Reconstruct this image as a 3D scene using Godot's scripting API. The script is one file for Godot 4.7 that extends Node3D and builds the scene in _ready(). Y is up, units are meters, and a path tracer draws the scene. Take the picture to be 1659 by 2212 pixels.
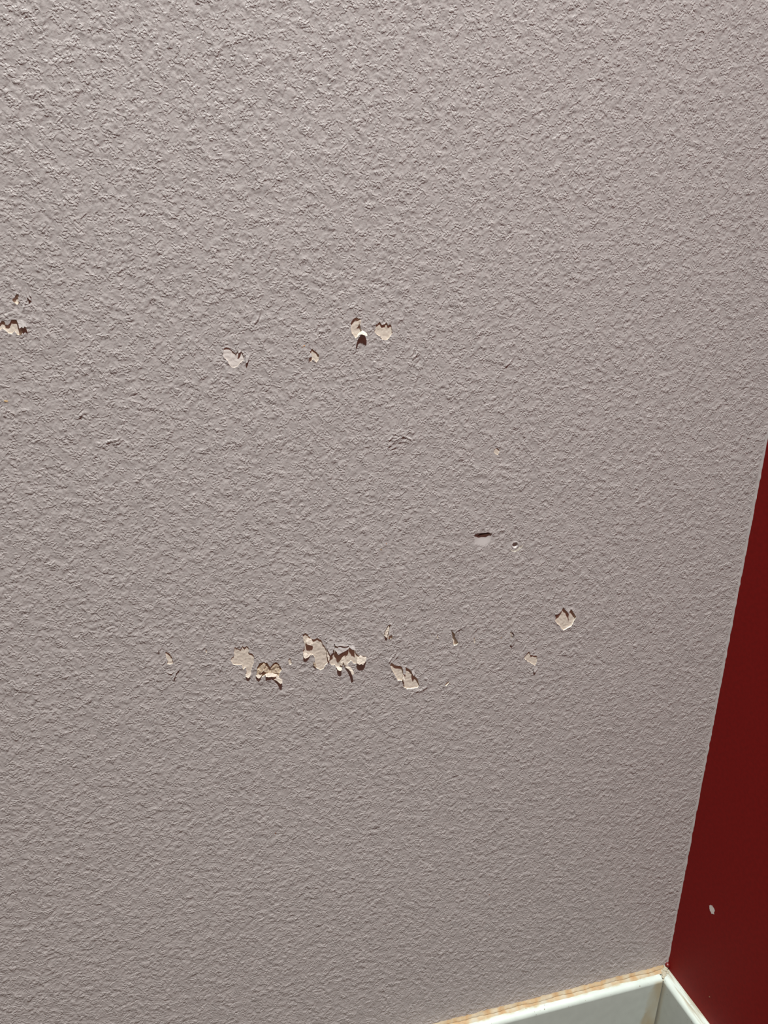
extends Node3D
# A corner of a room: a grey wall of lumpy rolled paint, chipped by chair backs, a red wall and white baseboards.

const DENTS := [
	[-314.6, 699.0, -311.1, 702.9, -306.1, 703.8, -300.1, 703.1, -298.0, 699.2, -294.7, 693.1, -296.9, 691.0, -301.5, 689.7, -306.0, 688.3, -311.3, 690.5, -314.6, 694.3],
	[-280.7, 689.0, -279.6, 691.7, -275.8, 692.8, -270.5, 692.2, -266.8, 689.9, -263.2, 687.9, -263.3, 684.1, -266.7, 681.0, -271.4, 679.3, -276.4, 680.8, -279.6, 684.8]
]
const CHIPS := [
	{"id": "edge", "d": 0.62, "lift": 0.21, "m": "paper", "label": "cream paper bared under torn paint, beside a curled grey flap", "p": [-705.4, 880.4, -701.7, 882.9, -698.3, 882.1, -697.0, 883.7, -695.5, 883.7, -694.9, 880.9, -693.2, 880.8, -691.9, 882.2, -690.8, 884.4, -688.4, 884.8, -687.0, 884.7, -684.7, 884.0, -682.4, 883.4, -681.1, 880.9, -680.7, 879.2, -681.7, 877.9, -683.6, 877.7, -684.5, 874.7, -686.5, 873.9, -687.9, 874.5, -689.2, 876.8, -691.1, 874.7, -693.1, 875.0, -695.3, 877.2, -696.9, 878.6, -699.4, 876.8, -704.1, 876.0]},
	{"id": "nick", "d": 0.81, "lift": 0.18, "m": "paper", "label": "small cream nick with a dark upper half", "p": [-688.6, 899.3, -687.1, 900.0, -686.3, 901.9, -684.2, 902.6, -684.8, 900.1, -684.5, 896.4, -685.8, 895.1, -687.4, 896.3, -688.5, 897.5]},
	{"id": "heart", "d": 0.21, "lift": 0.09, "m": "pink", "label": "pale pinkish heart-shaped chip with smooth face", "p": [-541.1, 866.6, -539.4, 867.5, -536.7, 866.7, -533.9, 864.3, -531.9, 862.3, -531.0, 864.0, -529.8, 864.9, -528.2, 865.2, -526.7, 863.4, -525.8, 860.3, -526.0, 857.7, -528.5, 855.7, -530.6, 852.9, -533.1, 851.7, -535.5, 852.2, -537.2, 854.6, -538.2, 857.0, -540.6, 859.1, -541.9, 862.1]},
	{"id": "pip", "d": 0.38, "lift": 0.12, "m": "paper", "label": "small cream chip with a dark notch at its foot", "p": [-473.4, 859.8, -472.7, 863.0, -472.4, 865.5, -471.0, 867.6, -468.7, 865.5, -465.7, 863.1, -465.3, 859.2, -467.1, 856.5, -469.0, 858.3, -470.3, 859.1, -471.5, 857.1, -473.5, 857.1]},
	{"id": "bean", "d": 0.68, "lift": 0.27, "m": "paper", "label": "bean-shaped cream chip with a stiff curled tongue below", "p": [-439.4, 887.6, -438.7, 890.0, -437.2, 891.7, -435.7, 892.7, -433.6, 892.3, -432.0, 892.0, -430.9, 890.4, -431.9, 888.5, -431.3, 886.3, -431.2, 883.9, -430.4, 882.7, -429.6, 881.9, -431.2, 880.9, -432.9, 879.4, -433.9, 877.9, -435.1, 876.2, -436.8, 878.5, -438.6, 880.2, -439.1, 882.7]},
	{"id": "tulip", "d": 0.42, "lift": 0.14, "m": "paper", "label": "tulip-shaped cream chip with three jagged points on top", "p": [-418.7, 888.6, -417.1, 887.5, -415.1, 890.0, -413.9, 888.2, -412.6, 887.3, -411.3, 887.8, -409.6, 889.8, -408.4, 888.3, -407.8, 886.8, -407.3, 887.6, -406.0, 888.0, -404.8, 887.2, -404.4, 882.5, -403.6, 881.5, -404.8, 879.5, -406.6, 877.0, -408.4, 875.5, -412.1, 875.6, -413.5, 877.3, -414.1, 878.5, -416.5, 879.3, -418.9, 881.3, -419.2, 883.1, -418.5, 885.1]},
	{"id": "hexagon", "d": 0.17, "lift": 0.05, "m": "paper", "label": "tiny six-sided cream chip standing alone", "p": [-302.5, 780.6, -299.4, 781.9, -297.1, 779.4, -298.4, 775.5, -301.0, 776.2, -302.8, 778.6]},
	{"id": "slot", "d": 11.00, "lift": 0.25, "m": "dark", "label": "dark slot pressed into the plaster above a smooth dent", "p": [-311.8, 697.4, -310.4, 699.7, -306.1, 700.4, -302.3, 701.2, -299.1, 700.7, -299.1, 699.7, -302.5, 699.4, -307.2, 698.5]},
	{"id": "pentagon", "d": 0.74, "lift": 0.36, "m": "paper", "label": "five-sided cream chip standing apart, torn film along its top", "p": [-220.0, 603.9, -219.4, 608.4, -216.2, 609.5, -214.3, 613.4, -212.5, 617.5, -208.9, 615.2, -202.6, 614.2, -199.5, 609.8, -196.1, 605.6, -197.6, 602.2, -199.0, 598.7, -200.6, 595.8, -208.6, 591.7, -211.8, 594.5, -213.8, 597.8, -218.1, 601.4]},
	{"id": "sliver", "d": 0.50, "lift": 0.09, "m": "paper", "label": "hair-thin cream split in a lens-shaped fold of paint", "p": [-268.3, 596.1, -267.4, 596.9, -266.6, 593.5, -265.6, 589.2, -266.6, 589.6, -267.7, 593.1]},
	{"id": "ragged", "d": 0.34, "lift": 0.12, "m": "paper", "label": "ragged cream nick among loose shavings", "p": [-595.1, 610.6, -593.6, 609.8, -591.8, 608.3, -590.3, 605.4, -590.0, 602.4, -588.8, 599.0, -591.9, 597.9, -594.4, 598.4, -593.4, 601.9, -594.9, 605.5]},
	{"id": "hand", "d": 0.38, "lift": 0.10, "m": "paper", "label": "hand-shaped cream chip with a narrow tail", "p": [-539.4, 598.6, -537.6, 599.4, -537.5, 604.7, -536.1, 608.9, -534.2, 606.8, -531.9, 605.5, -529.9, 609.1, -527.9, 607.1, -526.0, 608.8, -524.4, 605.9, -524.1, 601.3, -521.3, 600.7, -519.6, 596.4, -520.5, 590.4, -521.7, 586.6, -522.5, 581.8, -522.7, 579.6, -524.9, 577.2, -527.6, 578.8, -526.6, 583.2, -527.2, 587.7, -529.4, 585.7, -531.1, 590.6, -534.4, 590.6, -538.7, 592.4, -540.2, 595.6]},
	{"id": "molar", "d": 0.55, "lift": 0.16, "m": "brown", "label": "molar-shaped chip, brown-stained in its hollow", "p": [-517.1, 586.5, -514.6, 590.6, -510.6, 590.8, -508.1, 589.9, -505.4, 584.9, -503.3, 587.8, -500.2, 589.6, -497.6, 587.8, -494.8, 582.0, -496.8, 578.7, -497.2, 574.9, -500.2, 574.4, -503.8, 574.8, -507.5, 576.3, -509.7, 578.2, -513.1, 575.9, -515.9, 575.4, -518.1, 578.3]},
	{"id": "dot", "d": 0.34, "lift": 0.10, "m": "paper", "label": "tiny upright cream nick", "p": [-489.0, 590.9, -487.4, 592.2, -486.3, 589.6, -485.7, 586.0, -487.6, 585.6, -488.7, 587.7]},
	{"id": "fleck", "d": 0.21, "lift": 0.07, "m": "paper", "label": "tiny cream fleck beside faint scuffs", "p": [-561.4, 608.9, -560.5, 608.9, -560.4, 605.7, -561.2, 605.4, -561.7, 606.9]},
	{"id": "large", "d": 0.46, "lift": 0.14, "m": "paper", "label": "largest torn patch of cream paper, edged with loose flaps", "p": [-476.1, 614.0, -473.8, 616.0, -471.1, 613.5, -468.0, 609.8, -465.3, 608.5, -463.0, 609.9, -458.7, 607.2, -456.9, 602.3, -454.5, 598.7, -452.1, 592.5, -450.1, 591.2, -448.2, 594.6, -447.9, 598.0, -446.4, 600.4, -440.5, 600.6, -435.7, 600.5, -432.3, 599.3, -429.6, 596.4, -426.6, 594.8, -425.7, 590.4, -423.3, 587.6, -419.3, 587.1, -415.5, 585.0, -416.2, 581.1, -418.5, 577.3, -422.2, 577.9, -424.3, 579.4, -427.9, 580.3, -429.6, 583.1, -432.0, 581.4, -433.9, 579.1, -435.1, 577.9, -437.5, 579.7, -439.5, 577.5, -443.1, 576.7, -445.5, 580.6, -448.7, 580.4, -450.8, 584.5, -451.9, 583.7, -453.5, 582.2, -456.6, 577.4, -458.9, 576.5, -462.9, 579.4, -464.5, 584.5, -464.6, 589.6, -466.2, 593.2, -470.1, 591.9, -473.0, 590.1, -475.1, 592.5, -475.6, 598.5, -473.9, 601.6, -474.9, 607.6]},
	{"id": "husk", "d": 0.87, "lift": 0.30, "m": "paper", "label": "upright husk-shaped chip with a dark foot", "p": [-399.8, 606.1, -398.6, 609.8, -396.7, 613.9, -395.0, 616.5, -392.9, 616.3, -392.1, 612.2, -390.1, 608.8, -390.4, 604.7, -390.8, 601.3, -394.9, 601.7, -395.9, 604.0]},
	{"id": "boot", "d": 0.81, "lift": 0.36, "m": "paper", "label": "boot-shaped cream chip beside a pale bridge of paint", "p": [-391.8, 573.9, -390.5, 576.4, -385.7, 572.9, -381.9, 572.1, -379.1, 570.3, -377.9, 564.7, -378.4, 560.2, -378.4, 555.6, -383.3, 556.6, -386.0, 562.1, -389.0, 567.6]},
	{"id": "wing", "d": 0.74, "lift": 0.30, "m": "paper", "label": "wing-shaped cream chip, wider, beside a pale bridge of paint", "p": [-376.5, 570.6, -372.9, 568.1, -368.8, 563.8, -367.1, 559.8, -364.0, 556.7, -361.0, 550.0, -362.5, 546.0, -367.4, 546.0, -373.4, 545.9, -378.0, 549.6, -376.6, 554.6, -376.5, 563.6]},
	{"id": "tooth", "d": 2.00, "lift": 0.40, "m": "paper", "label": "narrow three-cornered chip, dark and deep", "p": [-331.6, 604.7, -328.7, 601.4, -322.9, 596.1, -321.9, 591.3, -324.6, 587.7, -327.7, 587.7, -329.7, 595.6]},
	{"id": "flag", "d": 0.34, "lift": 0.12, "m": "paper", "label": "flag-shaped pale chip with a split below its corner", "p": [-250.1, 566.4, -246.9, 571.2, -244.9, 572.5, -242.9, 567.9, -235.9, 566.5, -235.3, 561.2, -236.4, 554.8, -240.2, 557.7, -245.5, 560.9, -249.0, 563.8]},
	{"id": "crumb", "d": 0.38, "lift": 0.10, "m": "paper", "label": "small slanting cream nick", "p": [-334.5, 545.8, -332.4, 548.0, -329.0, 549.8, -330.2, 546.7, -332.4, 544.5]},
	{"id": "claw", "d": 0.50, "lift": 0.09, "m": "paper", "label": "short dark claw mark", "p": [-351.7, 602.2, -351.0, 601.3, -350.3, 597.4, -351.1, 598.3]},
	{"id": "claw", "d": 0.50, "lift": 0.09, "m": "paper", "label": "short dark claw mark", "p": [-345.7, 601.3, -344.7, 599.5, -344.1, 596.4, -345.7, 597.8]},
	{"id": "claw", "d": 0.42, "lift": 0.09, "m": "paper", "label": "short dark claw mark", "p": [-307.2, 593.8, -306.1, 594.0, -305.3, 587.3, -306.5, 588.1]},
	{"id": "crescent", "d": 0.08, "lift": 0.07, "m": "edge", "label": "white crescent worn on the lower lip of a round dent", "p": [-278.0, 684.0, -275.7, 682.8, -273.4, 682.1, -271.3, 682.5, -268.8, 683.9, -266.5, 685.9, -263.6, 686.9, -264.8, 684.2, -267.8, 681.5, -271.9, 680.0, -275.4, 681.1]},
]
const FLAKES := [
	{"of": "edge", "a": Vector2(-684.3, 885.1), "t": Vector2(-682.9, 878.8), "lift": 1.6, "pow": 1.3, "z0": 0.1, "m": "film", "label": "pale grey flap of paint bent away from the wall", "p": [-687.2, 885.1, -684.9, 884.9, -682.7, 884.2, -681.2, 882.7, -680.5, 879.5, -682.4, 880.2, -683.0, 879.0, -684.3, 879.8, -685.7, 878.7, -686.2, 881.2]},
	{"of": "bean", "a": Vector2(-430.2, 882.8), "t": Vector2(-430.8, 878.2), "lift": 2.8, "pow": 0.7, "z0": 0.1, "m": "paper", "label": "stiff cream tongue of torn paper standing out from the wall", "p": [-435.1, 877.9, -433.9, 879.9, -431.6, 881.6, -429.7, 882.6, -427.7, 881.8, -426.0, 880.4, -426.2, 878.4, -428.7, 879.1, -431.3, 879.6, -433.2, 879.1, -434.3, 877.6]},
	{"of": "bean", "a": Vector2(-431.0, 889.5), "t": Vector2(-434.3, 889.6), "lift": 0.9, "pow": 1.0, "z0": 0.1, "m": "paper", "label": "", "p": [-432.4, 890.7, -430.8, 891.1, -430.9, 889.0, -431.7, 886.3, -432.4, 888.3, -433.5, 889.6, -434.6, 889.8]},
	{"of": "pip", "a": Vector2(-471.1, 863.8), "t": Vector2(-473.8, 859.9), "lift": 1.2, "pow": 1.2, "z0": 0.1, "m": "film", "label": "", "p": [-474.0, 860.1, -473.2, 862.4, -472.1, 864.1, -471.2, 863.1, -471.5, 861.0]},
	{"of": "pentagon", "a": Vector2(-206.8, 616.2), "t": Vector2(-204.8, 607.7), "lift": 1.2, "pow": 1.0, "z0": 0.1, "m": "film", "label": "pale strip of paint film hanging over the chip", "p": [-211.9, 616.5, -209.3, 616.7, -202.6, 615.6, -201.8, 614.2, -204.0, 614.6, -205.1, 612.5, -204.3, 607.7, -206.1, 610.9, -210.0, 614.6]},
	{"of": "pentagon", "a": Vector2(-214.8, 615.8), "t": Vector2(-220.8, 611.3), "lift": 0.8, "pow": 1.0, "z0": 0.1, "m": "film", "label": "", "p": [-218.9, 617.3, -216.8, 617.7, -217.6, 613.6, -214.8, 615.4, -216.2, 611.6, -220.0, 610.4, -221.1, 611.4, -218.5, 612.8]},
	{"of": "hand", "a": Vector2(-525.1, 581.3), "t": Vector2(-525.4, 576.9), "lift": 1.0, "pow": 1.2, "z0": 0.1, "m": "paper", "label": "", "p": [-527.5, 580.4, -525.7, 580.6, -524.3, 581.4, -522.1, 581.8, -523.6, 578.3, -525.4, 577.0, -527.3, 578.4]},
	{"of": "molar", "a": Vector2(-515.1, 579.6), "t": Vector2(-516.1, 575.7), "lift": 1.3, "pow": 1.0, "z0": 0.1, "m": "paper", "label": "", "p": [-518.4, 579.0, -516.0, 579.4, -514.8, 578.8, -512.7, 578.9, -513.9, 576.8, -515.9, 575.7, -517.7, 577.3]},
	{"of": "molar", "a": Vector2(-504.7, 579.2), "t": Vector2(-505.2, 575.5), "lift": 1.5, "pow": 1.0, "z0": 0.1, "m": "paper", "label": "", "p": [-510.0, 578.8, -507.1, 579.2, -502.7, 578.7, -499.5, 577.5, -499.9, 575.7, -502.1, 575.5, -504.1, 576.0, -506.9, 575.9, -509.3, 576.5]},
	{"of": "molar", "a": Vector2(-500.6, 575.6), "t": Vector2(-495.3, 568.0), "lift": 2.0, "pow": 1.0, "z0": 0.1, "m": "paper", "label": "cream tongue of paper pointing down and out", "p": [-502.7, 574.1, -500.6, 575.7, -498.6, 576.2, -497.1, 573.8, -494.6, 572.0, -495.0, 568.7, -496.5, 568.2, -499.6, 571.3, -501.9, 572.4]},
	{"of": "molar", "a": Vector2(-509.1, 587.4), "t": Vector2(-515.2, 582.3), "lift": 0.9, "pow": 1.0, "z0": 0.1, "m": "brown", "label": "", "p": [-514.4, 587.4, -510.7, 590.1, -509.3, 587.9, -510.8, 584.3, -508.4, 582.6, -512.0, 582.3, -513.9, 580.5, -515.7, 582.5]},
	{"of": "large", "a": Vector2(-441.6, 578.9), "t": Vector2(-441.6, 575.0), "lift": 2.2, "pow": 1.0, "z0": 0.1, "m": "paper", "label": "short cream tongue hanging from the torn patch", "p": [-444.2, 578.1, -441.6, 578.5, -439.0, 577.4, -439.1, 575.7, -440.4, 574.9, -443.1, 575.7]},
	{"of": "large", "a": Vector2(-434.8, 579.4), "t": Vector2(-428.0, 569.7), "lift": 2.8, "pow": 0.9, "z0": 0.1, "m": "paper", "label": "thin curved cream tongue hanging from the torn patch", "p": [-436.0, 579.6, -434.0, 580.1, -433.3, 578.3, -431.2, 577.2, -428.9, 574.1, -427.4, 570.3, -429.3, 569.6, -430.9, 573.2, -433.0, 575.5, -435.3, 576.8]},
	{"of": "large", "a": Vector2(-423.3, 586.8), "t": Vector2(-419.2, 578.3), "lift": 2.2, "pow": 0.7, "z0": 0.1, "m": "paper", "label": "crumpled pale lump of torn paper", "p": [-424.9, 583.1, -424.0, 586.3, -422.2, 586.8, -421.0, 587.7, -419.1, 586.3, -415.8, 585.8, -416.6, 581.8, -419.0, 578.4, -420.8, 579.7, -422.6, 579.0, -424.5, 580.3]},
	{"of": "large", "a": Vector2(-451.7, 606.1), "t": Vector2(-449.7, 592.0), "lift": 1.2, "pow": 1.0, "z0": 0.1, "m": "film", "label": "", "p": [-453.2, 604.5, -451.7, 606.5, -448.9, 604.9, -447.0, 605.7, -444.6, 603.7, -447.3, 601.6, -446.2, 598.3, -448.1, 596.0, -447.6, 594.3, -450.4, 591.6, -452.3, 596.0, -453.9, 599.8]},
	{"of": "large", "a": Vector2(-439.7, 600.6), "t": Vector2(-440.8, 592.7), "lift": 2.0, "pow": 0.8, "z0": 0.1, "m": "film", "label": "pale grey curled flap of paint over the torn patch", "p": [-446.7, 596.8, -444.6, 599.7, -440.6, 599.4, -435.8, 599.3, -432.8, 598.5, -433.1, 596.0, -436.6, 594.3, -440.0, 593.1, -443.1, 591.5, -444.4, 594.4]},
	{"of": "large", "a": Vector2(-439.1, 605.2), "t": Vector2(-440.0, 599.1), "lift": 1.2, "pow": 1.3, "z0": 0.1, "m": "film", "label": "", "p": [-446.3, 602.9, -443.9, 603.7, -441.9, 602.8, -439.1, 604.6, -435.9, 602.7, -432.8, 599.6, -436.0, 599.0, -440.8, 600.2, -444.0, 599.6, -445.9, 600.9]},
	{"of": "large", "a": Vector2(-429.4, 599.5), "t": Vector2(-428.8, 594.6), "lift": 1.6, "pow": 1.0, "z0": 0.1, "m": "film", "label": "", "p": [-432.6, 599.0, -430.2, 599.2, -427.0, 596.8, -426.7, 594.3, -430.0, 595.3, -432.5, 597.4]},
	{"of": "large", "a": Vector2(-468.0, 609.0), "t": Vector2(-472.1, 605.1), "lift": 1.3, "pow": 0.8, "z0": 0.1, "m": "paper", "label": "", "p": [-473.5, 609.3, -471.6, 610.5, -468.1, 609.7, -466.4, 604.6, -467.4, 603.0, -470.4, 604.1, -472.5, 605.6]},
	{"of": "large", "a": Vector2(-470.9, 595.9), "t": Vector2(-473.9, 590.7), "lift": 1.6, "pow": 0.9, "z0": 0.1, "m": "paper", "label": "", "p": [-475.6, 594.9, -473.3, 596.0, -470.2, 594.4, -466.7, 594.4, -470.1, 592.1, -473.7, 590.6, -475.1, 592.1]},
	{"of": "large", "a": Vector2(-453.2, 596.1), "t": Vector2(-451.1, 584.5), "lift": 1.2, "pow": 1.0, "z0": 0.1, "m": "paper", "label": "", "p": [-453.9, 597.5, -451.5, 593.5, -450.3, 591.4, -450.9, 587.4, -451.5, 584.6, -452.4, 588.8, -453.4, 592.9]},
	{"of": "large", "a": Vector2(-435.4, 586.4), "t": Vector2(-440.7, 581.5), "lift": 1.0, "pow": 1.0, "z0": 0.1, "m": "paper", "label": "", "p": [-440.6, 584.8, -438.3, 588.1, -435.5, 589.9, -436.2, 586.6, -435.4, 583.2, -434.1, 579.7, -436.2, 579.2, -437.7, 582.7, -438.6, 579.6, -440.1, 579.8, -440.9, 582.4]},
	{"of": "large", "a": Vector2(-463.4, 583.6), "t": Vector2(-466.1, 583.5), "lift": 0.8, "pow": 1.0, "z0": 0.1, "m": "brown", "label": "", "p": [-466.3, 586.1, -464.2, 584.7, -463.0, 581.5, -463.3, 579.4, -465.6, 582.6]},
	{"of": "husk", "a": Vector2(-397.2, 614.1), "t": Vector2(-396.6, 603.5), "lift": 1.0, "pow": 1.0, "z0": 0.1, "m": "paper", "label": "", "p": [-398.8, 606.1, -397.8, 610.1, -396.0, 613.2, -394.8, 615.2, -394.2, 611.8, -395.5, 608.2, -395.9, 604.6, -396.8, 603.4]},
	{"of": "husk", "a": Vector2(-390.4, 609.1), "t": Vector2(-395.0, 607.1), "lift": 1.1, "pow": 1.0, "z0": 0.1, "m": "film", "label": "", "p": [-394.3, 613.2, -393.0, 615.4, -391.9, 612.3, -390.0, 608.7, -391.0, 604.3, -392.2, 607.0, -393.9, 604.9, -395.1, 607.6, -394.0, 609.8]},
	{"of": "wing", "a": Vector2(-377.8, 572.8), "t": Vector2(-377.0, 562.5), "lift": 0.9, "pow": 0.9, "z0": 0.1, "m": "film", "label": "pale bridge of paint between two chips", "p": [-379.9, 571.8, -377.9, 572.2, -376.4, 570.6, -375.8, 567.5, -375.6, 564.5, -377.0, 562.5, -378.5, 564.8, -378.2, 567.8]},
	{"of": "boot", "a": Vector2(-376.4, 561.9), "t": Vector2(-378.7, 559.0), "lift": 0.8, "pow": 1.0, "z0": 0.1, "m": "paper", "label": "", "p": [-378.3, 564.0, -376.6, 564.2, -376.7, 559.6, -375.8, 555.2, -377.2, 554.5, -378.9, 558.3]},
	{"of": "wing", "a": Vector2(-367.3, 564.9), "t": Vector2(-369.2, 562.9), "lift": 0.9, "pow": 1.0, "z0": 0.1, "m": "film", "label": "", "p": [-369.6, 564.6, -367.3, 565.8, -366.4, 562.3, -367.6, 560.1]},
	{"of": "tooth", "a": Vector2(-322.7, 595.2), "t": Vector2(-328.4, 599.2), "lift": 1.0, "pow": 1.0, "z0": 0.1, "m": "film", "label": "", "p": [-327.4, 604.5, -323.7, 598.5, -322.0, 592.6, -322.6, 588.1, -324.9, 592.9, -327.8, 597.1, -327.6, 600.4]},
	{"of": "flag", "a": Vector2(-234.7, 553.6), "t": Vector2(-238.0, 550.8), "lift": 1.0, "pow": 1.0, "z0": 0.1, "m": "film", "label": "", "p": [-237.9, 555.5, -234.8, 556.2, -233.3, 551.7, -236.6, 548.0, -237.9, 549.0]},
	{"of": "sliver", "a": Vector2(-260.9, 589.8), "t": Vector2(-267.1, 590.4), "lift": 0.7, "pow": 1.0, "z0": 0.1, "m": "film", "label": "", "p": [-267.4, 599.0, -263.5, 595.3, -260.7, 589.8, -262.3, 584.1, -265.3, 580.3, -267.9, 583.2, -264.0, 588.1, -264.1, 593.0]},
	{"of": "ragged", "a": Vector2(-599.1, 610.2), "t": Vector2(-601.3, 612.2), "lift": 0.9, "pow": 1.0, "z0": 0.1, "m": "film", "label": "", "p": [-601.3, 613.8, -599.8, 610.9, -598.5, 606.4, -599.6, 607.0, -600.9, 610.8]},
	{"of": "ragged", "a": Vector2(-583.7, 595.2), "t": Vector2(-589.4, 586.0), "lift": 0.9, "pow": 1.0, "z0": 0.1, "m": "film", "label": "", "p": [-589.4, 584.8, -588.2, 590.1, -586.6, 593.2, -583.0, 595.2, -584.6, 591.7, -587.4, 589.1, -588.2, 585.9]},
	{"of": "ragged", "a": Vector2(-592.5, 591.5), "t": Vector2(-592.6, 588.9), "lift": 0.8, "pow": 1.0, "z0": 0.1, "m": "film", "label": "", "p": [-595.5, 591.5, -592.8, 591.6, -588.4, 590.8, -591.0, 589.0, -593.5, 589.7]},
	{"of": "heart", "a": Vector2(-523.5, 862.7), "t": Vector2(-522.7, 855.9), "lift": 0.9, "pow": 1.0, "z0": 0.1, "m": "film", "label": "", "p": [-524.4, 862.4, -522.5, 863.3, -521.4, 860.7, -522.5, 856.9, -523.9, 855.5, -524.4, 858.6]},
	{"of": "heart", "a": Vector2(-528.4, 866.1), "t": Vector2(-530.3, 863.4), "lift": 0.9, "pow": 1.0, "z0": 0.1, "m": "film", "label": "", "p": [-530.0, 865.1, -528.4, 866.1, -527.7, 865.1, -528.8, 863.8, -530.6, 863.1]},
	{"of": "edge", "a": Vector2(-679.8, 905.8), "t": Vector2(-676.5, 899.5), "lift": 0.9, "pow": 1.0, "z0": 0.1, "m": "film", "label": "", "p": [-679.7, 908.2, -679.0, 907.6, -678.8, 904.0, -677.6, 900.4, -676.3, 899.8, -677.4, 899.1, -679.0, 900.9, -679.9, 904.0]},
	{"of": "edge", "a": Vector2(-677.0, 905.3), "t": Vector2(-676.4, 900.7), "lift": 0.7, "pow": 1.0, "z0": 0.1, "m": "film", "label": "", "p": [-677.5, 905.3, -676.4, 904.4, -676.0, 902.2, -676.2, 900.7, -677.2, 902.2]},
]
const STROKES := [
	[0.5, 0.35, [-389.2, 868.8, -387.7, 870.3]],
	[0.6, 0.40, [-386.7, 863.0, -384.7, 865.3, -384.3, 868.8]],
	[0.6, 0.45, [-385.0, 860.8, -382.6, 861.8, -381.3, 864.3]],
	[0.9, 0.28, [-378.9, 854.4, -379.7, 846.9, -381.0, 842.2, -383.1, 836.5, -384.5, 831.8]],
	[0.7, -0.40, [-381.7, 855.6, -379.9, 857.2, -378.4, 859.2]],
	[0.6, 0.40, [-517.4, 885.8, -515.0, 888.6, -513.4, 892.4, -512.8, 895.8]],
	[0.5, -0.30, [-515.0, 886.2, -512.2, 891.7, -512.1, 895.8]],
	[0.6, 0.40, [-399.2, 796.5, -394.6, 795.4, -388.5, 796.7]],
	[0.7, 0.45, [-402.7, 791.1, -399.0, 794.0, -394.4, 792.8, -389.9, 794.2, -382.9, 791.5]],
	[0.6, 0.45, [-402.4, 785.6, -398.8, 788.5, -396.6, 791.4, -391.3, 791.6]],
	[0.5, 0.40, [-387.5, 805.1, -387.0, 807.7, -386.2, 810.2]],
	[0.5, 0.35, [-389.3, 797.1, -386.3, 797.8, -380.1, 796.9]],
	[0.5, 0.40, [-392.7, 789.1, -387.4, 789.7, -384.3, 788.2]],
	[0.5, 0.35, [-400.8, 782.6, -397.1, 784.7, -392.5, 785.4]],
	[0.5, 0.35, [-395.5, 797.9, -391.7, 799.3, -387.9, 798.9]],
	[0.7, 0.50, [-298.0, 855.1, -294.3, 858.4]],
	[0.6, 0.45, [-650.9, 813.3, -648.9, 815.0, -646.5, 817.0, -644.3, 817.3]],
	[0.5, 0.35, [-646.8, 812.9, -643.9, 813.6, -643.0, 812.2]],
	[0.7, 0.50, [-632.0, 793.6, -628.6, 794.9, -624.7, 795.2, -621.3, 797.2]],
	[0.6, 0.45, [-626.8, 792.4, -622.8, 793.4, -620.1, 795.8]],
	[0.5, 0.40, [-682.2, 891.2, -681.5, 894.6, -680.7, 895.9]],
	[0.5, 0.30, [-689.7, 909.1, -689.0, 913.9, -688.7, 918.2]],
	[0.7, 0.30, [-694.4, 886.9, -690.0, 889.4, -686.0, 888.9, -682.0, 887.2]],
	[0.8, 0.35, [-323.8, 570.1, -323.6, 576.2, -322.9, 582.1]],
	[0.6, 0.30, [-340.5, 556.4, -340.0, 561.2, -340.9, 566.1]],
	[0.8, 0.45, [-363.1, 542.7, -357.9, 542.4, -352.9, 545.7, -352.8, 553.0, -355.3, 555.7]],
	[0.5, 0.35, [-379.9, 613.8, -378.0, 614.8, -377.4, 611.3]],
	[0.6, 0.30, [-361.9, 581.6, -358.1, 583.6, -357.0, 584.7]],
	[0.8, 0.50, [-393.0, 576.9, -391.0, 580.8, -387.8, 584.0, -386.9, 587.4]],
	[0.6, 0.40, [-387.6, 579.8, -385.5, 581.3, -384.5, 583.0]],
	[0.6, 0.35, [-332.1, 605.6, -327.4, 604.0, -322.8, 604.1]],
	[0.7, 0.50, [-251.9, 574.3, -249.9, 578.4]],
	[0.5, 0.40, [-401.6, 608.5, -398.8, 606.5]],
	[0.8, 0.40, [-454.0, 604.6, -450.1, 607.6, -446.2, 605.9]],
	[0.8, 0.40, [-443.8, 604.4, -439.1, 605.6, -433.4, 601.6, -427.7, 596.7]],
	[0.6, 0.30, [-564.5, 595.6, -562.2, 593.6, -557.6, 594.8]],
	[0.6, 0.30, [-568.6, 609.0, -564.1, 609.8, -561.8, 611.7]],
	[0.6, 0.35, [-550.1, 586.0, -548.8, 590.3, -547.2, 592.3]],
	[0.5, 0.40, [-598.1, 598.6, -595.8, 600.9, -595.0, 602.5]],
]
const SPECKS := [
	[-477.6, 869.6, 0.6, 0.4, "orange"],
	[-479.1, 868.5, 0.4, 0.3, "orange"],
	[-699.5, 826.3, 1.6, 0.7, "tan"],
	[-500.5, 404.7, 0.7, 0.6, "rust"],
	[-262.4, 275.4, 0.5, 0.7, "rust"],
	[-405.6, 691.2, 0.8, 0.6, "tan"],
	[-401.0, 696.6, 0.5, 0.5, "rust"],
	[-278.0, 591.0, 0.5, 0.6, "tan"],
]

const X0 := -790.0      # finely modelled stretch of the grey wall, in millimetres from the room corner and the floor
const Y0 := 96.0
const STEP := 0.95
const NX := 832
const NY := 1142
var H := PackedFloat32Array()
var M := {}
var big := FastNoiseLite.new()
var mid := FastNoiseLite.new()
var fine := FastNoiseLite.new()
var patchy := FastNoiseLite.new()
var wave := FastNoiseLite.new()
var rng := RandomNumberGenerator.new()


func _ready() -> void:
	rng.seed = 71
	view()
	make_materials()
	room()
	grey_wall()
	red_wall()
	baseboards()
	downlights()


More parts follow.
